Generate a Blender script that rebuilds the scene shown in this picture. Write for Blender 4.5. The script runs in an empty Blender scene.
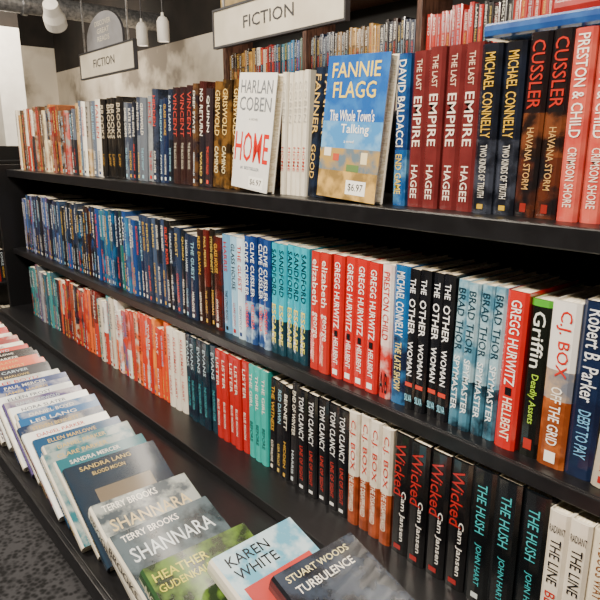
import bpy, math, random
from mathutils import Matrix, Vector
random.seed(5)
CAMZ=1.5

# ---------------------------------------------------------------- colours / materials
def hx(s):
    s=s.lstrip('#'); o=[]
    for i in (0,2,4):
        v=int(s[i:i+2],16)/255
        o.append(v/12.92 if v<=0.04045 else ((v+0.055)/1.055)**2.4)
    return tuple(o)
def newmat(n):
    m=bpy.data.materials.new(n); m.use_nodes=True
    nt=m.node_tree; b=nt.nodes['Principled BSDF']
    return m,nt,b
def noise_mat(name,c1,c2,scale=8,rough=.5,detail=4,stretch=(1,1,1),metal=0,lo=.4,hi=.6,bump=0):
    m,nt,b=newmat(name)
    tc=nt.nodes.new('ShaderNodeTexCoord'); mp=nt.nodes.new('ShaderNodeMapping')
    mp.inputs['Scale'].default_value=stretch
    nz=nt.nodes.new('ShaderNodeTexNoise'); nz.inputs['Scale'].default_value=scale; nz.inputs['Detail'].default_value=detail
    rp=nt.nodes.new('ShaderNodeValToRGB')
    rp.color_ramp.elements[0].position=lo; rp.color_ramp.elements[1].position=hi
    rp.color_ramp.elements[0].color=(*hx(c1),1); rp.color_ramp.elements[1].color=(*hx(c2),1)
    nt.links.new(tc.outputs['Object'],mp.inputs['Vector']); nt.links.new(mp.outputs['Vector'],nz.inputs['Vector'])
    nt.links.new(nz.outputs['Fac'],rp.inputs['Fac']); nt.links.new(rp.outputs['Color'],b.inputs['Base Color'])
    b.inputs['Roughness'].default_value=rough; b.inputs['Metallic'].default_value=metal
    if bump:
        bp=nt.nodes.new('ShaderNodeBump'); bp.inputs['Strength'].default_value=bump
        nt.links.new(nz.outputs['Fac'],bp.inputs['Height']); nt.links.new(bp.outputs['Normal'],b.inputs['Normal'])
    return m
def emit_mat(name,c,s):
    m,nt,b=newmat(name); b.inputs['Base Color'].default_value=(*hx(c),1)
    b.inputs['Emission Color'].default_value=(*hx(c),1); b.inputs['Emission Strength'].default_value=s
    return m
def jacket_mat():
    m,nt,b=newmat('book_jacket')
    a1=nt.nodes.new('ShaderNodeAttribute'); a1.attribute_name='Col'
    a2=nt.nodes.new('ShaderNodeAttribute'); a2.attribute_name='Col2'
    tc=nt.nodes.new('ShaderNodeTexCoord')
    nz=nt.nodes.new('ShaderNodeTexNoise'); nz.inputs['Scale'].default_value=32; nz.inputs['Detail'].default_value=6
    mr=nt.nodes.new('ShaderNodeMapRange'); mr.inputs['From Min'].default_value=.42; mr.inputs['From Max'].default_value=.58
    mu=nt.nodes.new('ShaderNodeMath'); mu.operation='MULTIPLY'
    mx=nt.nodes.new('ShaderNodeMix'); mx.data_type='RGBA'
    nt.links.new(tc.outputs['Object'],nz.inputs['Vector']); nt.links.new(nz.outputs['Fac'],mr.inputs['Value'])
    nt.links.new(mr.outputs['Result'],mu.inputs[0]); nt.links.new(a1.outputs['Alpha'],mu.inputs[1])
    nt.links.new(mu.outputs[0],mx.inputs['Factor'])
    nt.links.new(a1.outputs['Color'],mx.inputs['A']); nt.links.new(a2.outputs['Color'],mx.inputs['B'])
    nt.links.new(mx.outputs['Result'],b.inputs['Base Color'])
    b.inputs['Roughness'].default_value=.25
    b.inputs['Coat Weight'].default_value=.8; b.inputs['Coat Roughness'].default_value=.1
    return m
M_JACKET=jacket_mat()
M_PAGES=noise_mat('book_pages','#d6c9aa','#f6eedb',scale=60,rough=.8,stretch=(6,1,6))
M_BLACK=noise_mat('black_laminate','#09090b','#111114',scale=30,rough=.34,stretch=(1,6,6))
M_EDGE=noise_mat('shelf_edge','#0d0d10','#141417',scale=40,rough=.35)
M_BACK=noise_mat('back_panel','#060607','#0c0c0e',scale=20,rough=.6)
M_WOOD=noise_mat('brown_wood','#3a241c','#5d4034',scale=12,rough=.45,stretch=(6,6,1))
M_CEIL=noise_mat('dark_ceiling','#15120f','#231d19',scale=3,rough=.9)
M_METAL=noise_mat('brushed_metal','#8d8f92','#b9babd',scale=30,rough=.35,metal=.8)
M_WHITE=noise_mat('white_paint','#d9d6cf','#e6e3dc',scale=5,rough=.5)
M_DGREY=noise_mat('dark_grey_paint','#2b2b2e','#35353a',scale=5,rough=.5)
M_ARCH=noise_mat('grey_sign_panel','#77777a','#86868a',scale=5,rough=.5)
M_SIGN=noise_mat('sign_face','#beb6a4','#ccc5b4',scale=4,rough=.5)
M_GLOW=emit_mat('lamp_glow','#fff0e0',6)
M_HEADER=noise_mat('gold_header','#a08b62','#c4ad7e',scale=6,rough=.5)

# ---------------------------------------------------------------- text cache
_tc={}
def text_mesh(s):
    if s in _tc: return _tc[s]
    cu=bpy.data.curves.new('t','FONT'); cu.body=s; cu.resolution_u=2; cu.offset=.006; cu.size=1
    o=bpy.data.objects.new('t',cu); bpy.context.scene.collection.objects.link(o)
    bpy.context.view_layer.update()
    me=bpy.data.meshes.new_from_object(o.evaluated_get(bpy.context.evaluated_depsgraph_get()))
    vs=[(v.co.x,v.co.y) for v in me.vertices]; fs=[tuple(p.vertices) for p in me.polygons]
    bpy.data.objects.remove(o); bpy.data.curves.remove(cu); bpy.data.meshes.remove(me)
    if not vs: _tc[s]=([],[],1); return _tc[s]
    x0=min(v[0] for v in vs);x1=max(v[0] for v in vs);y0=min(v[1] for v in vs);y1=max(v[1] for v in vs)
    w=max(x1-x0,1e-4);h=max(y1-y0,1e-4)
    _tc[s]=([((v[0]-x0)/w,(v[1]-y0)/h) for v in vs],fs,w/h)
    return _tc[s]

class MB:
    def __init__(s): s.V=[];s.F=[];s.Mi=[];s.C=[];s.D=[]
    def face(s,pts,m,c=(1,1,1),a=0,c2=(1,1,1)):
        n=len(s.V); s.V+=[tuple(p) for p in pts]; s.F.append(tuple(range(n,n+len(pts)))); s.Mi.append(m)
        s.C+=[(*c,a)]*len(pts); s.D+=[(*c2,1)]*len(pts)
    def box(s,M,x0,x1,y0,y1,z0,z1,m,c=(1,1,1),a=0,c2=(1,1,1)):
        P=[M@Vector(p) for p in ((x0,y0,z0),(x1,y0,z0),(x1,y1,z0),(x0,y1,z0),(x0,y0,z1),(x1,y0,z1),(x1,y1,z1),(x0,y1,z1))]
        for q in ((0,3,2,1),(4,5,6,7),(0,1,5,4),(1,2,6,5),(2,3,7,6),(3,0,4,7)): s.face([P[i] for i in q],m,c,a,c2)
    def text(s,M,txt,O,U,W,c,m=0):
        vs,fs,asp=text_mesh(txt); n=len(s.V)
        for (u,v) in vs: s.V.append(tuple(M@(O+U*u+W*v)))
        for f in fs: s.F.append(tuple(i+n for i in f)); s.Mi.append(m)
        s.C+=[(*c,0)]*len(vs); s.D+=[(1,1,1,1)]*len(vs)
    def build(s,name,mats):
        me=bpy.data.meshes.new(name); me.from_pydata(s.V,[],s.F)
        for m in mats: me.materials.append(m)
        me.polygons.foreach_set('material_index',s.Mi)
        for nm,L in (('Col',s.C),('Col2',s.D)):
            at=me.color_attributes.new(nm,'FLOAT_COLOR','POINT')
            at.data.foreach_set('color',[x for c in L for x in c])
        me.update()
        o=bpy.data.objects.new(name,me); bpy.context.scene.collection.objects.link(o); return o
BM=[M_JACKET,M_PAGES]

def book(mb,M,w,d,h,D):
    """local: x thickness, y depth (spine y=0), z height. front cover = +x side"""
    t=.0018
    prof=[(0,d),(0,.0045),(w*.16,.0009),(w*.5,0),(w*.84,.0009),(w,.0045),(w,d)]
    bands=D['bands']; cb=D.get('cover') or bands
    for i in range(6):
        bb=cb if i in (0,5) else bands
        (x0,y0),(x1,y1)=prof[i],prof[i+1]
        for (f0,f1,c,c2,a) in bb:
            P=[M@Vector(p) for p in ((x0,y0,f0*h),(x1,y1,f0*h),(x1,y1,f1*h),(x0,y0,f1*h))]
            mb.face(P,0,hx(c),a,hx(c2))
    for z,bd in ((0,bands[0]),(h,bands[-1])):
        c=hx(bd[2]); ys=.006
        for q in (((0,.0045),(t,ys),(t,d),(0,d)),((w,.0045),(w,d),(w-t,d),(w-t,ys)),((0,.0045),(w*.16,.0009),(w*.5,0),(w*.84,.0009),(w,.0045),(w-t,ys),(t,ys))):
            mb.face([M@Vector((x,y,z)) for x,y in q],0,c,0,c)
    for x in (t,w-t):
        mb.face([M@Vector(p) for p in ((x,.006,0),(x,d,0),(x,d,h),(x,.006,h))],0,hx('#d8d2c4'),0)
    for x in (0,w-t):
        mb.face([M@Vector(p) for p in ((x,d,0),(x+t,d,0),(x+t,d,h),(x,d,h))],0,hx('#999999'),0)
    mb.box(M,t,w-t,.006,d-.004,.0035,h-.0035,1)
    ks=D.get('k',.84)
    for T in D['texts']:
        s,pl,a0,a1,b0,b1,c=T; c=hx(c)
        if pl=='S' and s!='#':
            m_=(b0+b1)/2; hf=(b1-b0)/2*ks; b0,b1=m_-hf,m_+hf
        if pl=='S':
            O=Vector((b0*w,-.0005,a1*h));U=Vector((0,0,-(a1-a0)*h));W=Vector(((b1-b0)*w,0,0))
        elif pl=='H':
            O=Vector((b0*w,-.0005,a0*h));U=Vector(((b1-b0)*w,0,0));W=Vector((0,0,(a1-a0)*h))
        else:
            O=Vector((w+.0005,b0*d,a0*h));U=Vector((0,(b1-b0)*d,0));W=Vector((0,0,(a1-a0)*h))
        if s=='#':
            off=Vector((0,.0002,0)) if pl!='C' else Vector((-.0002,0,0))
            mb.face([M@(O+off),M@(O+off+U),M@(O+off+U+W),M@(O+off+W)],0,c)
        else: mb.text(M,s,O,U,W,c)

FIRST=['JAMES','DANIEL','LISA','CLARE','STEVEN','KATE','HENRY','ANNA','MARTIN','LEE','SANDRA','PAUL','NORA','JOHN','ELLEN','PETER']
LAST=['MARLOWE','CARVER','HOLT','BENNETT','GRISWOLD','PARKER','SLATER','KINSEY','WARD','BOYD','MERCER','LANG','FROST','QUINN','DOYLE','HARRIS']
TIT=['THE LAST NIGHT','SILENT RIVER','COLD HARBOR','END OF WINTER','THE WITNESS','DARK WATER','FALLEN','NO RETURN','THE ORPHAN','BLOOD MOON','HIDDEN','GLASS HOUSE','THE LONG ROAD','DEEP STATE','MERIDIAN','NIGHTFALL','BELOVED','THE GUEST','RED DAWN','EXILE']
def lum(c): r,g,b=hx(c); return .3*r+.6*g+.1*b
def rnd(pal,simple=False):
    c=random.choice(pal); c2=random.choice(pal); a=random.choice([0,0,.35,.8])
    tc=random.choice(['#e8e4d8','#e8e4d8','#cdb057','#c4d0d8']) if lum(c)<.25 else random.choice(['#1a1a22','#a3201c','#22386a'])
    tc2=random.choice(['#dcd8cc','#c79c38','#c9463a','#8fbccf']) if lum(c)<.25 else random.choice(['#b02018','#1a1a1a','#1d4f8c'])
    au=random.choice(LAST); ti=random.choice(TIT); bands=[(0,1,c,c2,a)]; k=random.random(); T=[]
    if k<.35:
        cb=random.choice(pal); s=random.uniform(.35,.6); bands=[(0,s,c,c2,a),(s,1,cb,c,.2)]
        if lum(cb)>.25: tc='#1a1a22'
    if random.random()<.5: au=random.choice(FIRST)+' '+au
    if simple: T=[(au,'S',.5,.92,.25,.8,tc),(ti,'S',.12,.46,.3,.75,tc2)]
    elif random.random()<.6:
        s=random.uniform(.25,.4)
        T=[(au,'S',.93-s,.93,.2,.8,tc),(ti,'S',.13,.13+random.uniform(.22,.36),.26,.74,tc2),('#','H',.03,.07,.35,.65,tc2)]
    else:
        s=random.uniform(.3,.5)
        T=[(ti,'S',.93-s,.93,.18,.82,tc2),(au,'S',.1,.34,.28,.72,tc),('#','H',.03,.07,.35,.65,tc)]
    return dict(bands=bands,texts=T,k=.72)
def fx(bands,*T): return lambda: dict(bands=bands,texts=list(T))
def solid(c,c2=None,a=0): return [(0,1,c,c2 or c,a)]
def rp(pal):
    f=lambda: rnd(pal)
    f.generic=True
    return f

def adj(x): return x*(1.02+.012*abs(x)) if x<0 else x
def row(name,groups,Yf,Z,hbase,depth=.155,adjust=True,jit=.007):
    mb=MB()
    for g in groups:
        xl,xr,n,des=g[:4]; gen=getattr(des,'generic',False)
        th=math.radians(g[4]) if len(g)>4 else (math.radians(random.choice([0,.6,1.6,2.6])) if gen else math.radians(random.choice([0,0,.5,.9])))
        thn=math.radians(g[5]) if len(g)>5 else (th if len(g)>4 else 0)
        hh=g[6] if len(g)>6 else hbase+(0 if gen else random.uniform(-.005,.003))
        if adjust: xl,xr=adj(xl),adj(xr)
        extra=hh*max(0,math.tan(th)-math.tan(thn))
        ws=[1]*n if not gen else [random.uniform(.75,1.25) for _ in range(n)]
        tot=sum(ws); av=(xr-xl-extra); x=xl; hk=0;k0=0
        for k in range(n):
            w=ws[k]/tot*av*math.cos(th); wb=w-.0008
            if gen and k>=k0: hk=random.choice([-.022,-.012,-.004,0,.003]); k0=k+random.randint(1,3)
            D=des(); h=hh+(random.uniform(-.0015,.0015) if not gen else hk+random.uniform(-.003,.002))
            y=Yf+random.uniform(0,jit)
            M=Matrix.Translation((x,y,Z+.0002+wb*math.sin(th)))@Matrix.Rotation(th,4,'Y')
            book(mb,M,wb,depth-random.uniform(0,.01),h,D)
            x+=w/math.cos(th)
    return mb.build(name,BM)

# palettes
P_REDW=['#a3241d','#e6ddcc','#1b1b20','#7a1f1b','#c9bfa8','#8f2b20','#d8d0bd','#2c2f3a']
P_LTOP=['#8f3a2a','#e0d6c2','#3a3028','#a8824e','#c9bfa8','#6a4a30','#d8d0bd','#2c2f3a','#a3241d']
P_BRN=['#6b3a26','#a36a3c','#4a2a1e','#c09a63','#7d2a20','#d3c3a0','#2a2220','#8b8577']
P_BW=['#e9e5da','#8f8b84','#b7322a','#dcd6c8','#b89a6a','#22242c','#5a6474']
P_NAVY=['#14203f','#20283a','#2c3a56','#101217','#3c4b64','#26344e','#12161f']
P_DARK=['#0e0f14','#17181d','#1b2740','#2b1614','#232225','#101820','#30384a']
P_BLUE=['#1d3f7a','#1a4f7a','#2c6f9b','#123055','#1c5e5a','#3a3f6c','#0f1b33','#2f6a7f','#3e5a4a','#14161c','#6a6f7a']
P_PUR=['#3b3a66','#2b2f4a','#5a4e7a','#20243e','#3a5080','#15182a','#6a6f90','#2a4060','#1e1e28','#181820']
P_GOLD=['#7a5a2a','#a8803c','#3c2a18','#c59b4e','#57401f','#201812']
P_TEALG=['#2f6f73','#5a6470','#5c4c76','#3a8184','#4c4f60','#8d9399','#2a5060','#6a4a5a','#23252e']
P_MIX2=['#7a3b2a','#8f2620','#2c2a30','#c0663a','#1b2230','#b3372a','#a8301f','#c8b89a','#5a2020','#d8622c']
P_LT=['#c9c2b0','#dfe3e0','#2f5f8a','#c03a24','#3f8a95','#e8e4d8','#b03a2e','#d8622c']
P_ORG=['#d6481e','#e0622a','#c8341c','#e88a3c','#b82a1a','#e2dccf','#d6481e']
P_ICE=['#bcd6e6','#e4ecef','#8db8d4','#d6e4ea','#5f94bb']
P_GR=['#5f6670','#2f374a','#8c8f90','#3a4250','#1a1e28','#a39a86']
P_VB=['#3a1715','#5a2a20','#1d1a20','#6a4a28','#2a2024','#8a2a22']
P_ALL=P_REDW+P_NAVY+P_BLUE+P_BRN

# named designs seen on the shelves
EMPIRE=fx(solid('#5a1f20','#6e2b2a',.5),('EMPIRE','S',.40,.72,.2,.8,'#e9d6c8'),('THE LAST','S',.76,.95,.3,.7,'#d8b5a0'),('HAGEE','S',.06,.28,.25,.75,'#e9d6c8'))
BALD=fx([(0,.38,'#1b4f8c','#6fb2dc',.7),(.38,1,'#16356a','#2466a5',.4)],('DAVID BALDACCI','S',.40,.96,.15,.85,'#f3f0e6'),('END GAME','S',.08,.35,.2,.8,'#e9c94e'))
CONN=fx([(0,.45,'#10131c','#3a3f4c',.8),(.45,1,'#0d0f16','#1c2436',.5)],('MICHAEL CONNELLY','S',.46,.95,.22,.8,'#c99f33'),('TWO KINDS OF TRUTH','S',.1,.42,.3,.7,'#c3bfb6'),('#','H',.03,.06,.35,.65,'#b3932f'))
CUSS=fx([(0,.34,'#141013','#5a2a16',.7),(.34,.58,'#1a100e','#6a3a20',.9),(.58,1,'#120f12','#2a1210',.4)],('CUSSLER','S',.6,.96,.14,.86,'#a8261c'),('HAVANA STORM','S',.16,.5,.3,.7,'#b99058'),('#','H',.03,.08,.35,.65,'#7f231c'))
PREST=fx(solid('#b5423a','#cf6a58',.5),('PRESTON & CHILD','S',.45,.97,.18,.82,'#f5e8dc'),('CRIMSON SHORE','S',.08,.4,.25,.75,'#f0d8c8'))
CREAM=fx(solid('#dcd6c6','#cfc7b2',.4),('COBEN','S',.6,.92,.25,.75,'#a8a49a'),('HOME','S',.2,.4,.25,.75,'#b8322a'))
DKGOLD=fx(solid('#10141c','#223048',.6),('FANNER','S',.5,.95,.15,.85,'#c7a45a'),('GOOD','S',.15,.42,.2,.8,'#c7a45a'))
BIGB=fx(solid('#101012','#2c2620',.4),('BROOKS','S',.5,.92,.12,.88,'#b8ae98'),('LAW','S',.15,.3,.25,.75,'#a27c36'))
VIB=fx([(0,.5,'#2a1715','#2a2024',.5),(.5,1,'#1d1a20','#3a1a18',.5)],('VINCENT','S',.5,.94,.18,.82,'#a83a32'),('THE BLACK BOOK','S',.16,.44,.3,.7,'#b6b0a0'))
GOLDB=fx(solid('#6a4a20','#1c140c',.9),('GRISWOLD','S',.5,.92,.2,.8,'#d8b870'),('CAMINO','S',.14,.4,.25,.75,'#e0d0a0'))
HELL=fx(solid('#b81d1a','#c72c22',.3),('GREGG HURWITZ','S',.42,.95,.24,.8,'#f6f0ea'),('HELLBENT','S',.12,.34,.3,.75,'#f6f0ea'),('#','H',.35,.4,.35,.65,'#141014'),('#','H',.03,.075,.28,.72,'#f6f0ea'))
HELL2=fx(solid('#b81d1a','#c72c22',.3),('GREGG HURWITZ','S',.42,.95,.22,.8,'#f6f0ea'),('HELLBENT','S',.06,.34,.25,.78,'#f6e6d0'),('#','H',.355,.405,.35,.65,'#141014'))
EG=fx(solid('#b3241d','#c23a28',.3),('elizabeth','S',.56,.94,.24,.88,'#f3e7dc'),('george','S',.28,.5,.24,.88,'#f3e7dc'),('the punishment','S',.06,.24,.35,.65,'#e2b9a0'))
PERF=fx([(0,.4,'#c2241f','#e8e0da',.5),(.4,1,'#e9e2dc','#d98a80',.4)],('PRESTON CHILD','S',.45,.95,.2,.8,'#b8221c'),('A/B','H',.04,.2,.15,.85,'#16161a'))
LATE=fx([(0,.5,'#16203a','#2f6fa8',.7),(.5,1,'#1c5f9c','#123a6a',.5)],('MICHAEL CONNELLY','S',.5,.96,.2,.8,'#e9f1f6'),('THE LATE SHOW','S',.1,.46,.25,.75,'#ead27a'))
OTHER=fx(solid('#0c0d11','#1b1e26',.4),('THE','S',.84,.94,.2,.8,'#e9ecf0'),('OTHER','S',.55,.8,.14,.86,'#f2f3f5'),('WOMAN','S',.25,.5,.2,.8,'#f2f3f5'),('#','H',.17,.2,.15,.85,'#c43a2a'),('SILVA','H',.06,.11,.15,.85,'#8fd0e8'))
THOR=fx([(0,.35,'#16303f','#4f8aa5',.7),(.35,1,'#9fbfcc','#3f7f9c',.9)],('BRAD THOR','S',.54,.95,.14,.86,'#14303f'),('SPYMASTER','S',.12,.5,.2,.8,'#eaf2f5'))
GRIF=fx([(0,.96,'#0b0c0b','#141a12',.5),(.96,1,'#4c9f2c','#4c9f2c',0)],('Griffin','S',.58,.93,.16,.84,'#dfe4dc'),('Deadly Assets','S',.22,.54,.25,.75,'#9ac23a'),('#','H',.05,.12,.3,.7,'#a22a20'))
BOX=fx([(0,.42,'#7a3a16','#b9662e',.8),(.42,.6,'#6a6f7c','#d9b27a',.5),(.6,1,'#e6e2da','#cfd6da',.3)],('C.J. BOX','S',.56,.95,.18,.82,'#c2261c'),('OFF THE GRID','S',.14,.5,.26,.74,'#f5f0e6'),('#','H',.03,.1,.3,.7,'#f5f0e6'))
BOXL=fx([(0,.45,'#7a3418','#b0522c',.7),(.45,1,'#d9d2c4','#b8a68c',.4)],('C.J. BOX','S',.5,.94,.18,.82,'#b8261c'),('THE DISAPPEARED','S',.12,.46,.25,.75,'#f1e6d2'))
PARK=fx(solid('#101a34','#16284a',.5),('Robert B. Parker','S',.45,.96,.2,.85,'#e0e2e6'),('DEBT TO PAY','S',.12,.4,.25,.78,'#6fa9d0'))
SAND=fx([(0,.32,'#123a4a','#0f1a22',.4),(.32,1,'#1f9fb8','#39bcd0',.3)],('SANDFORD','S',.54,.95,.15,.85,'#0c1c26'),('ESCAPE','S',.1,.46,.18,.82,'#e8d84a'))
CLIVE=fx([(0,.4,'#20427c','#b5d4e8',.7),(.4,1,'#16306a','#2a5498',.4)],('CLIVE CUSSLER','S',.45,.95,.16,.84,'#e6eef5'),('ODESSA','S',.14,.38,.22,.78,'#e0443a'))
TOM=fx(solid('#0c0c10','#191b22',.4),('TOM CLANCY','S',.52,.94,.2,.8,'#dcdee0'),('LINE OF SIGHT','S',.12,.46,.3,.7,'#b03028'),('#','H',.04,.07,.3,.7,'#dcdee0'))
WICK=fx(solid('#0b0b0e','#141417',.3),('Wicked','S',.5,.93,.08,.78,'#9a2220'),('Cam Jansen','S',.12,.55,.5,.9,'#dcdad6'),('#','H',.04,.08,.3,.7,'#8e1c1a'))
HUSH=fx(solid('#090c0f','#0e1418',.4),('THE HUSH','S',.54,.9,.26,.74,'#3aa0a8'),('JOHN HART','S',.14,.46,.32,.68,'#3aa0a8'),('#','H',.04,.08,.35,.65,'#c4cece'))
HAZE=fx(solid('#ddd6c8','#c9beaa',.4),('RADIANT','H',.86,.91,.12,.88,'#26262a'),('THE LINE','S',.5,.82,.2,.8,'#17171a'),('BLED','S',.24,.44,.2,.8,'#b3281f'),('#','H',.04,.1,.3,.7,'#17171a'))
DOG=fx(solid('#d8cfb8','#e8e0cc',.4),("A DOG'S WAY HOME",'S',.38,.93,.25,.75,'#7a4a26'),('CAMERON','S',.08,.3,.3,.7,'#26262a'))
TEAL=fx(solid('#2ba39c','#3bb8ae',.3),('THE GIRL','S',.55,.92,.25,.75,'#e8e4da'),('BEFORE','S',.18,.4,.25,.75,'#12403e'))
REDD=fx(solid('#b01f1b','#a01a18',.3),('LISTER','S',.6,.92,.25,.75,'#e6dace'),('BLUE MOON','S',.15,.45,.3,.7,'#e6dace'))
NAVD=fx(solid('#0f1c2c','#163a48',.6),('EVANS','S',.62,.92,.25,.75,'#b0c4cc'),('THE CROOKED STAIR','S',.14,.5,.3,.7,'#4fa0a8'))
WHR=fx(solid('#e2dccf','#cfc6b4',.3),('KELLERMAN','S',.48,.92,.25,.75,'#b8281f'),('HEART','S',.15,.4,.3,.7,'#b8281f'))

ZT=CAMZ-.0975; ZM=CAMZ-.438; ZL=CAMZ-.70
YT=.78; YM=.755; YL=.722

top=[(-2.64,-2.36,11,rp(P_LTOP)),(-2.36,-2.12,9,rp(P_BRN)),(-2.12,-1.97,5,rp(P_BW),3,3),(-1.97,-1.83,4,rp(P_BW),4,4),(-1.828,-1.68,4,BIGB,5,5),
 (-1.678,-1.47,7,rp(P_GR),5,5),(-1.468,-1.40,3,rp(P_NAVY),5,5),(-1.398,-1.30,3,VIB,5,5),(-1.298,-1.22,3,rp(P_VB),5,5),(-1.218,-1.105,3,GOLDB,6,5),
 (-.96,-.883,5,CREAM,3,3),(-.881,-.83,2,DKGOLD,6,6),
 (-.668,-.640,1,BALD,.5,0),(-.638,-.515,4,EMPIRE),(-.515,-.45,2,CONN),(-.45,-.386,2,CUSS),(-.386,-.33,2,PREST),(-.33,.3,18,rp(P_ALL))]
row('book_row',top,YT,ZT,.24)
# face-out display books on the top shelf
def faceout(x,w,h,t,D,y,back=8,lean=0,z=ZT):
    mb=MB()
    M=Matrix.Translation((x,y,z))@Matrix.Rotation(math.radians(lean),4,'Y')@Matrix.Rotation(math.radians(-back),4,'X')@Matrix.Rotation(math.radians(-90),4,'Z')
    book(mb,M,t,w,h,D)
    zm=min(v[2] for v in mb.V); mb.V=[(a,b,c+z+.0005-zm) for a,b,c in mb.V]
    return mb.build('display_book',BM)
FLAGG=dict(bands=solid('#2f6fb0'),cover=[(0,.2,'#c9a35a','#6e5a36',.8),(.2,.36,'#a88a4e','#3f6a86',.8),(.36,.55,'#3f86c4','#8fc0e0',.5),(.55,1,'#1d55a0','#3a7fc4',.5)],
 texts=[('FANNIE','C',.85,.95,.12,.88,'#f2d24a'),('FLAGG','C',.71,.82,.16,.84,'#f2d24a'),('The Whole Town\'s','C',.55,.63,.14,.86,'#f8f6ee'),('Talking','C',.45,.53,.35,.8,'#f8f6ee'),('a novel','C',.4,.42,.42,.58,'#f8f6ee'),
 ('#','C',.3,.36,.1,.22,'#e8e0d0'),('#','C',.27,.32,.26,.36,'#b8503a'),('#','C',.26,.34,.72,.82,'#e2d2a8'),('#','C',.2,.25,.5,.7,'#5f7a4a'),('#','C',.04,.14,.52,.84,'#f7f5ee'),('$6.97','C',.06,.12,.56,.8,'#141414')])
HOMEC=dict(bands=solid('#dcd9d0'),cover=[(0,.35,'#e4e2dc','#cfd0ce',.4),(.35,1,'#e8e6e0','#d6dadb',.4)],
 texts=[('HARLAN','C',.83,.94,.1,.92,'#6f7378'),('COBEN','C',.68,.8,.1,.92,'#6f7378'),('A NOVEL','C',.6,.62,.38,.62,'#8a8a8a'),('HOME','C',.24,.5,.06,.94,'#c4201a'),('#1 BESTSELLER','C',.17,.2,.25,.75,'#5f6f80'),
 ('#','C',.02,.12,.5,.88,'#f7f5ee'),('$6.97','C',.04,.1,.54,.84,'#141414')])
faceout(adj(-.824),.150,.242,.022,FLAGG,.7755,back=4,lean=3)
faceout(adj(-1.098),.134,.236,.02,HOMEC,.7755,back=4,lean=5)

mid=[(-2.62,-2.18,18,rp(P_PUR)),(-2.18,-1.84,15,rp(P_DARK+P_BLUE[:2])),(-1.84,-1.56,12,rp(P_BLUE)),(-1.56,-1.337,9,rp(P_NAVY)),
 (-1.337,-1.25,3,rp(P_DARK)),(-1.25,-1.15,4,rp(['#2a1814','#5a1a16','#15120f'])),(-1.15,-1.06,3,rp(P_ICE)),(-1.06,-.965,4,CLIVE),
 (-.965,-.845,5,SAND),(-.845,-.785,2,EG),(-.785,-.662,4,HELL),(-.662,-.636,1,PERF),(-.636,-.603,1,LATE),(-.603,-.518,4,OTHER),
 (-.518,-.432,4,THOR),(-.432,-.397,1,HELL2),(-.397,-.366,1,GRIF,0,0,.234),(-.366,-.327,1,BOX,0,0),(-.327,-.29,1,PARK),(-.29,.3,17,rp(P_ALL))]
row('book_row',mid,YM,ZM,.243)
low=[(-2.6,-2.265,13,rp(P_TEALG)),(-2.265,-1.90,14,rp(P_MIX2)),(-1.90,-1.608,11,rp(P_LT)),(-1.608,-1.42,8,rp(P_ORG)),(-1.42,-1.33,3,WHR),
 (-1.33,-1.18,5,NAVD),(-1.18,-1.05,5,REDD),(-1.05,-.975,3,TEAL),(-.975,-.87,4,rp(P_DARK)),(-.87,-.725,5,TOM),(-.725,-.617,4,BOXL),
 (-.617,-.46,4,WICK),(-.46,-.335,3,HUSH),(-.335,-.275,2,HAZE,0,0,.222),(-.275,-.21,2,DOG,0,0,.222),(-.21,.3,14,rp(P_ALL))]
low=[(a*.965,b*.965 if b<0 else b,*r) for (a,b,*r) in low]
row('book_row',low,YL,ZL,.23)

# books lying on top of the upright books
mb=MB()
for i,(c,c2,x,y,a) in enumerate((('#1c3f7c','#2f5f9c',adj(-.50),.80,2),('#8f1f1c','#6a1816',adj(-.42),.815,-3))):
    M=Matrix.Translation((x+.2,y,ZT+.2445+i*.0215))@Matrix.Rotation(math.radians(a),4,'Z')@Matrix.Rotation(math.radians(-90),4,'Y')
    book(mb,M,.02,.15,.22,dict(bands=solid(c,c2,.5),texts=[]))
mb.build('stacked_books',BM)

# ---------------------------------------------------------------- furniture
def boxes(name,L,mats,bevel=.002):
    mb=MB(); I=Matrix.Identity(4)
    for b in L: mb.box(I,*b[:6],b[6])
    o=mb.build(name,mats)
    if bevel:
        import bmesh
        bm=bmesh.new(); bm.from_mesh(o.data); bmesh.ops.remove_doubles(bm,verts=bm.verts,dist=1e-6); bm.to_mesh(o.data); bm.free()
        m=o.modifiers.new('bevel','BEVEL'); m.width=bevel; m.segments=2; m.limit_method='ANGLE'
    return o
XL,XR=-2.83,.34
boxes('display_bookcase',[
 (XL,XR,.745,1.0,ZT-.026,ZT,0),(XL,XR,.738,.7445,ZT-.03,ZT+.0,1),
 (XL,XR,.735,1.0,ZM-.02,ZM,0),(XL,XR,.729,.7345,ZM-.024,ZM+.0,1),
 (XL,XR,.64,1.0,ZL-.022,ZL,0),
 (XL,XR,.30,1.0,ZL-.05,ZL-.0225,0),(XL,XR,.29,.2995,ZL-.056,ZL-.018,1),
 (XL,XR,1.0005,1.02,.0,ZT+.17,2),
 (XL-.025,XL-.0005,.69,1.03,0,ZT+.02,0),(XR+.0005,XR+.025,.69,1.03,0,ZT+.1,0),
 (XL,XR,.60,.62,.0,ZL-.0505,0)],[M_BLACK,M_EDGE,M_BACK])

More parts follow.
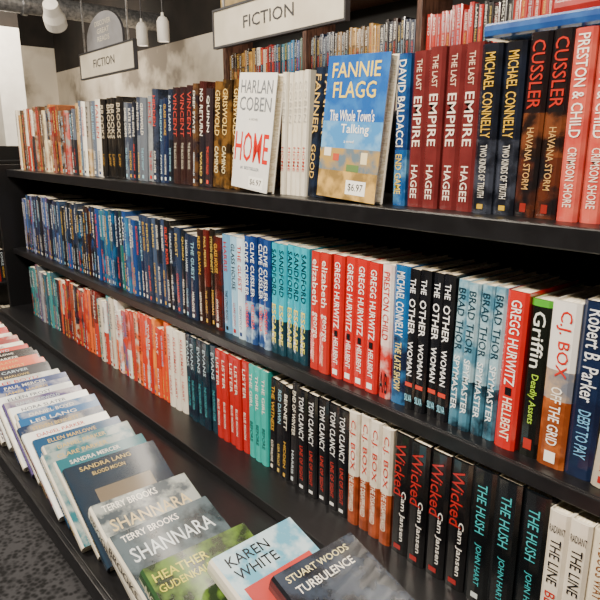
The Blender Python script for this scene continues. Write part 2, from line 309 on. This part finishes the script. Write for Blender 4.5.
# ---------------------------------------------------------------- fanned books on the ledge
ZB=ZL-.0215
mb=MB()
def shingle(x0,z0,t,tilt,D,y=.31,w=.19,h=.225,yaw=0):
    M=Matrix.Translation((x0,y,z0))@Matrix.Rotation(math.radians(yaw),4,'Z')@Matrix.Rotation(math.radians(-90+tilt),4,'Y')
    book(mb,M,t,w,h,D)
def cov(c,c2,a,*T,sp=None,k=.84): return dict(bands=solid(sp or c),cover=solid(c,c2,a),texts=list(T),k=k)
t=.0175; tl=26; s=t/math.sin(math.radians(tl))+.0004
seq=[('#1c1c20',6),('#7d2a24',5),('#d9d2c4',3),('#24242a',2),('#a82f28',2),('#e0d8c8',1),('#a82f28',2),('#e0d8c8',1),('#8f2a24',2),('#e0d8c8',1),('#b23a2c',1),
     ('#221c1c',2),('#c05a3a',2),('#3a3a40',2),('#c9ccca',1),('#2b3f74',2),('#dfe3e2',1),('#4a3f6c',1),('#dfe3e2',1),('#24588a',2),('#23324e',1),('#dfe3e2',1),('#1f4668',1),('#24606c',3),('#1c2c3c',1)]
far=[c for c,k in seq for _ in range(k)]
xe=-.9
x=xe-s*(len(far)-1)
for i,c in enumerate(far):
    lt=lum(c)>.3
    au=random.choice(FIRST)+' '+random.choice(LAST); ti=random.choice(TIT)
    tc=random.choice(['#a8281f','#24344a']) if lt else random.choice(['#d6d2c8','#b9a060','#a8b8c0'])
    D=cov(c,random.choice(['#e8e0d0','#2a2a30',c,c]),.3,(au,'C',.915,.96,.15,.7,tc),(ti,'C',.84,.88,.25,.6,tc),('#','C',.4,.7,.2,.8,'#6a5f50'),(au,'S',.55,.9,.25,.75,tc),(ti,'S',.15,.45,.25,.75,tc),sp=random.choice([c,c,'#ddd6c8','#c9c2b4']))
    shingle(x,ZB,t,tl,D,y=.315+random.uniform(-.01,.008),yaw=random.uniform(-1,1))
    x+=s
xl=x-s
t2=.031; tl2=17; s2=t2/math.sin(math.radians(tl2))+.0004
x0=xl+.138
near=[(0,0,0,-2,cov('#38424a','#9aa09c',.9,('TERRY BROOKS','C',.89,.96,.1,.65,'#e9e6dc'),('SHANNARA','C',.68,.8,.1,.9,'#c8b484'),('BROOKS','S',.5,.95,.2,.8,'#4e4a44'),sp='#d9d3c6')),
 (1,0,0,1,cov('#4a5860','#1a262c',.9,('TERRY BROOKS','C',.9,.96,.1,.65,'#f1eee6'),('SHANNARA','C',.70,.83,.1,.9,'#cfd8dc'),('BROOKS','S',.5,.95,.2,.8,'#4e4a44'),sp='#cfc8b8')),
 (2,0,0,-1,cov('#24301c','#5a7a2a',.9,('HEATHER','C',.86,.93,.06,.55,'#c8c03a'),('GUDENKAUF','C',.77,.83,.06,.55,'#c8c03a'),('NOTHING LOST','S',.2,.9,.2,.8,'#cfd0b0'),sp='#2c4a2e')),
 (2.75,.085,.8,2,cov('#5aa0bc','#cfe0e6',.7,('KAREN','C',.87,.95,.12,.6,'#16161a'),('WHITE','C',.76,.84,.12,.6,'#16161a'),('#','C',.2,.7,.1,.9,'#b03a34'),sp='#d9d4c8')),
 (3.6,.125,.85,0,cov('#16181e','#3a4658',.7,('STUART WOODS','C',.9,.95,.1,.85,'#e2d9a6'),('TURBULENCE','C',.8,.86,.12,.8,'#f2efe6'),sp='#16181e'))]
for f,dy,lift,yaw,D in near:
    w_=.19 if dy==0 else .16
    shingle(x0+f*s2,ZB+lift*t2*1.06+(.002 if lift else 0),t2,tl2,D,y=.315+dy,w=w_,yaw=yaw)
for j in range(4): # books continuing along the ledge
    shingle(x0+(4.6+j)*s2+.06,ZB,t2,tl2,cov('#7a2420','#b8503a',.6,('THE FAMILY','C',.8,.95,.08,.92,'#f2efe6')),y=.32)
mb.build('fanned_books',BM)

# ---------------------------------------------------------------- room
def carpet():
    m,nt,b=newmat('carpet')
    tc=nt.nodes.new('ShaderNodeTexCoord')
    v=nt.nodes.new('ShaderNodeTexVoronoi'); v.inputs['Scale'].default_value=55
    w=nt.nodes.new('ShaderNodeTexNoise'); w.inputs['Scale'].default_value=14; w.inputs['Detail'].default_value=3
    rp_=nt.nodes.new('ShaderNodeValToRGB'); rp_.color_ramp.elements[0].position=.15; rp_.color_ramp.elements[1].position=.42
    rp_.color_ramp.elements[0].color=(*hx('#101114'),1); rp_.color_ramp.elements[1].color=(*hx('#3c3c40'),1)
    mx=nt.nodes.new('ShaderNodeMath'); mx.operation='MULTIPLY'
    nt.links.new(tc.outputs['Object'],v.inputs['Vector']); nt.links.new(tc.outputs['Object'],w.inputs['Vector'])
    ad=nt.nodes.new('ShaderNodeMath'); ad.operation='MULTIPLY'; ad.inputs[1].default_value=1.2
    nt.links.new(v.outputs['Distance'],ad.inputs[0]); nt.links.new(ad.outputs[0],mx.inputs[0]); nt.links.new(w.outputs['Fac'],mx.inputs[1])
    nt.links.new(mx.outputs[0],rp_.inputs['Fac']); nt.links.new(rp_.outputs['Color'],b.inputs['Base Color'])
    b.inputs['Roughness'].default_value=.95
    return m
M_CARPET=carpet()
def mural():
    m,nt,b=newmat('mural_wall')
    tc=nt.nodes.new('ShaderNodeTexCoord'); nz=nt.nodes.new('ShaderNodeTexNoise'); nz.inputs['Scale'].default_value=1.6; nz.inputs['Detail'].default_value=6
    rp_=nt.nodes.new('ShaderNodeValToRGB'); e=rp_.color_ramp.elements
    e[0].position=.38; e[0].color=(*hx('#7d7468'),1); e[1].position=.58; e[1].color=(*hx('#d8cfbf'),1)
    x=e.new(.46); x.color=(*hx('#bdb3a2'),1)
    nt.links.new(tc.outputs['Object'],nz.inputs['Vector']); nt.links.new(nz.outputs['Fac'],rp_.inputs['Fac']); nt.links.new(rp_.outputs['Color'],b.inputs['Base Color'])
    b.inputs['Roughness'].default_value=.8
    return m
M_MURAL=mural()
boxes('floor',[(-10,3,-4,3.6,-.1,0,0)],[M_CARPET],0)
boxes('ceiling',[(-10,3,-4,3.6,3.5,3.6,0)],[M_CEIL],0)
boxes('wall_left',[(-10.1,-10,-4,3.6,0,2.95,0),(-10.1,-10,-4,3.6,2.9501,3.5,1)],[M_MURAL,M_CEIL],0)
boxes('wall_back',[(-10,3,3.5,3.6,0,2.6,0),(-10,3,3.5,3.6,2.6001,3.5,1)],[M_MURAL,M_CEIL],0)
boxes('wall_right',[(3,3.1,-4,3.6,0,3.5,0)],[M_WHITE],0)
boxes('wall_front',[(-10,3,-4.1,-4,0,3.5,0)],[M_WHITE],0)
boxes('column',[(-8.6,-8.3,2.2,2.5,.121,2.9,0),(-8.63,-8.27,2.17,2.53,0,.12,0),(-8.6,-8.3,2.2,2.5,2.9001,3.499,1)],[M_WHITE,M_CEIL],.005)
# wall bookcase behind
YB=3.05; bx0,bx1=-4.6,1.5
L=[(bx0,bx1,YB+.28,YB+.3,0,2.55,1),(bx0,bx1,YB-.01,YB+.28,2.44,2.5,0),(bx0,bx1,YB-.03,YB+.0,2.5001,2.72,2)]
x=bx0
while x<=bx1:
    L.append((x-.02,x+.02,YB-.01,YB+.28,0,2.4399,0)); x+=1.05
for z in (.1,.5,.9,1.3,1.66,2.02): L.append((bx0,bx1,YB-.005,YB+.279,z-.025,z,0))
boxes('wall_bookcase',L,[M_WOOD,M_BACK,M_HEADER],.002)
def simplerow(name,x0,x1,y,z,h,pals):
    mb=MB(); x=x0; k=random.choice(pals); n=0
    while x<x1-.04:
        if n<=0: k=random.choice(pals); n=random.randint(5,12)
        w=random.uniform(.026,.045); D=rnd(k,True)
        book(mb,Matrix.Translation((x,y+random.uniform(0,.01),z)),w-.001,.16,h+random.uniform(-.02,.015),D); x+=w; n-=1
    return mb.build(name,BM)
x=bx0; i=0
while x+1.0<=bx1+.1:
    pp=[P_BLUE,P_GOLD,P_REDW,P_NAVY] if i<1 else ([P_GOLD,P_DARK] if i==1 else [['#a81e1a','#8f1a1c','#a32a22'],['#a81e1a','#1c1a1c']])
    simplerow('book_row',x+.03,x+1.02,YB+.02,2.0203,.24,pp)
    simplerow('book_row',x+.03,x+1.02,YB+.02,1.6603,.24,[P_BLUE,P_GOLD,P_REDW,P_DARK])
    x+=1.05; i+=1
# distant bookcase seen past the end of the shelf
boxes('aisle_bookcase',[(-5.2,-4.9,-.2,1.6,0,1.5,0),(-4.899,-4.65,-.2,1.6,0,.1,0),(-4.899,-4.65,-.2,1.6,.52,.54,0),(-4.899,-4.65,-.2,1.6,.95,.97,0),(-4.899,-4.65,-.2,1.6,1.38,1.4,0),
   (-5.2,-4.65,-.23,-.2001,0,1.5,0),(-5.2,-4.65,1.6001,1.63,0,1.5,0)],[M_BLACK],.003)
for z in (.1003,.5403,.9703):
    mb=MB(); y=-.18
    while y<1.55:
        w=random.uniform(.028,.045)
        book(mb,Matrix.Translation((-4.68,y,z))@Matrix.Rotation(math.radians(90),4,'Z'),w-.001,.16,random.uniform(.21,.245),rnd(P_ALL,True)); y+=w
    mb.build('book_row',BM)

# ---------------------------------------------------------------- hanging signs
def sign(x0,x1,y,z0,z1,txt,arch=False):
    mb=MB(); I=Matrix.Identity(4)
    mb.box(I,x0,x1,y,y+.02,z0,z1,0)
    e=.012
    for b in ((x0-e,x1+e,y-.006,y+.026,z0-e,z0),(x0-e,x1+e,y-.006,y+.026,z1,z1+e),(x0-e,x0,y-.006,y+.026,z0,z1),(x1,x1+e,y-.006,y+.026,z0,z1)): mb.box(I,*b,1)
    w=(x1-x0); h=z1-z0
    mb.text(I,txt,Vector((x0+w*.27,y-.002,z0+h*.34)),Vector((w*.40,0,0)),Vector((0,0,h*.34)),(1,1,1),2)
    for xx in (x0+.1,x1-.1):
        mb.box(I,xx-.006,xx+.006,y+.004,y+.016,z1+e,3.5,3)
    if arch:
        cx=(x0+x1)/2; r=.36; N=24; hh=.27; zb=z1+e+.001
        pts=[(cx+r*math.cos(math.pi*i/N),zb+.06+(hh-.06)*math.sin(math.pi*i/N)) for i in range(N+1)]+[(cx-r,zb),(cx+r,zb)]
        mb.face([(p[0],y,p[1]) for p in pts][::-1],4); mb.face([(p[0],y+.02,p[1]) for p in pts],4)
        for i in range(len(pts)):
            a,b=pts[i],pts[(i+1)%len(pts)]
            mb.face([(a[0],y,a[1]),(b[0],y,b[1]),(b[0],y+.02,b[1]),(a[0],y+.02,a[1])],1)
        for s,z,hw in (('DISCOVER',.17,.16),('GREAT',.11,.12),('READS',.05,.12)):
            mb.text(I,s,Vector((cx-hw,y-.002,zb+z)),Vector((2*hw,0,0)),Vector((0,0,.04)),(1,1,1),0)
    return mb.build('hanging_sign',[M_SIGN,M_DGREY,M_DGREY,M_METAL,M_ARCH])
sign(-3.43,-2.27,2.2,CAMZ+.60,CAMZ+.80,'FICTION')
sign(-5.65,-4.57,2.2,CAMZ+.585,CAMZ+.78,'FICTION',True)

# ---------------------------------------------------------------- lamps & pipe
def lathe(mb,M,prof,m,N=24):
    for (r0,z0),(r1,z1) in zip(prof,prof[1:]):
        for i in range(N):
            a=2*math.pi*i/N;b=2*math.pi*(i+1)/N
            P=[(r0*math.cos(a),r0*math.sin(a),z0),(r0*math.cos(b),r0*math.sin(b),z0),(r1*math.cos(b),r1*math.sin(b),z1),(r1*math.cos(a),r1*math.sin(a),z1)]
            mb.face([M@Vector(p) for p in P],m)
def pendant(x,y,z):
    mb=MB(); M=Matrix.Translation((x,y,z))
    lathe(mb,M,[(.0001,.02),(.042,.02)],1); lathe(mb,M,[(.042,.02),(.046,0),(.052,0),(.052,.16),(.036,.19),(.012,.205),(.012,.23),(.0001,.23)],0)
    lathe(mb,M,[(.006,.23),(.006,3.46-z),(.05,3.47-z),(.05,3.5-z)],2)
    mb.build('pendant_lamp',[M_WHITE,M_GLOW,M_DGREY])
pendant(-5.5,2.74,CAMZ+.9); pendant(-5.0,2.69,CAMZ+.87)
def spot(x,y,z,ax=55,az=60):
    mb=MB(); M=Matrix.Translation((x,y,z))@Matrix.Rotation(math.radians(az),4,'Z')@Matrix.Rotation(math.radians(ax),4,'X')
    lathe(mb,M,[(.0001,.0),(.075,.0)],1); lathe(mb,M,[(.078,.0),(.085,-.02),(.09,-.02),(.09,.06),(.07,.12),(.06,.2),(.0001,.21)],0)
    I=Matrix.Translation((x,y,z)); mb.box(I,-.01,.01,-.01,.01,.08,3.5-z,2)
    mb.build('spot_lamp',[M_WHITE,M_GLOW,M_DGREY])
spot(-5.5,1.96,CAMZ+1.0); spot(-4.2,1.2,CAMZ+1.35)
mb=MB()
lathe(mb,Matrix.Translation((-6.5,-3.99,CAMZ+1.32))@Matrix.Rotation(math.radians(-90),4,'X'),[(.09,0),(.09,7.48)],0)
for yy in (-2,0,2): lathe(mb,Matrix.Translation((-6.5,yy,CAMZ+1.32))@Matrix.Rotation(math.radians(-90),4,'X'),[(.09,0),(.105,0),(.105,.05),(.09,.05)],0); mb.box(Matrix.Translation((-6.5,yy+.02,0)),-.008,.008,-.008,.008,CAMZ+1.42,3.5,0)
mb.build('ceiling_pipe',[M_METAL])

# ---------------------------------------------------------------- lights
def area(n,loc,tgt,sx,sy,e,col=(1,.88,.72)):
    l=bpy.data.lights.new(n,'AREA'); l.shape='RECTANGLE'; l.size=sx; l.size_y=sy; l.energy=e; l.color=col
    o=bpy.data.objects.new(n,l); bpy.context.scene.collection.objects.link(o); o.location=loc
    o.rotation_euler=(Vector(tgt)-Vector(loc)).to_track_quat('-Z','Y').to_euler()
area('ceiling_light',(-.3,-.7,3.2),(-.6,.75,1.1),.8,.35,140)
area('ceiling_light',(-2.2,-.7,3.2),(-2.2,.75,1.1),.8,.35,140)
area('ceiling_light',(-5.5,.3,3.3),(-6.5,1.5,1.3),2,1,130)
area('ceiling_light',(-2.2,1.3,3.3),(-2.4,3.1,2),2.5,.4,70)
area('ceiling_light',(-7.5,2.0,3.3),(-8.8,2.8,1.9),1.5,1,130)
w=bpy.data.worlds.new('World'); bpy.context.scene.world=w; w.use_nodes=True
w.node_tree.nodes['Background'].inputs[0].default_value=(1,.95,.9,1); w.node_tree.nodes['Background'].inputs[1].default_value=.25

# ---------------------------------------------------------------- camera
cam=bpy.data.cameras.new('Camera'); co=bpy.data.objects.new('Camera',cam); bpy.context.scene.collection.objects.link(co)
cam.sensor_width=36; cam.lens=36; cam.clip_start=.02
p=math.radians(14.4); y=math.radians(40.2)
f=Vector((-math.cos(y)*math.cos(p),math.sin(y)*math.cos(p),-math.sin(p)))
co.location=(0,0,CAMZ); co.rotation_euler=f.to_track_quat('-Z','Y').to_euler()
bpy.context.scene.camera=co
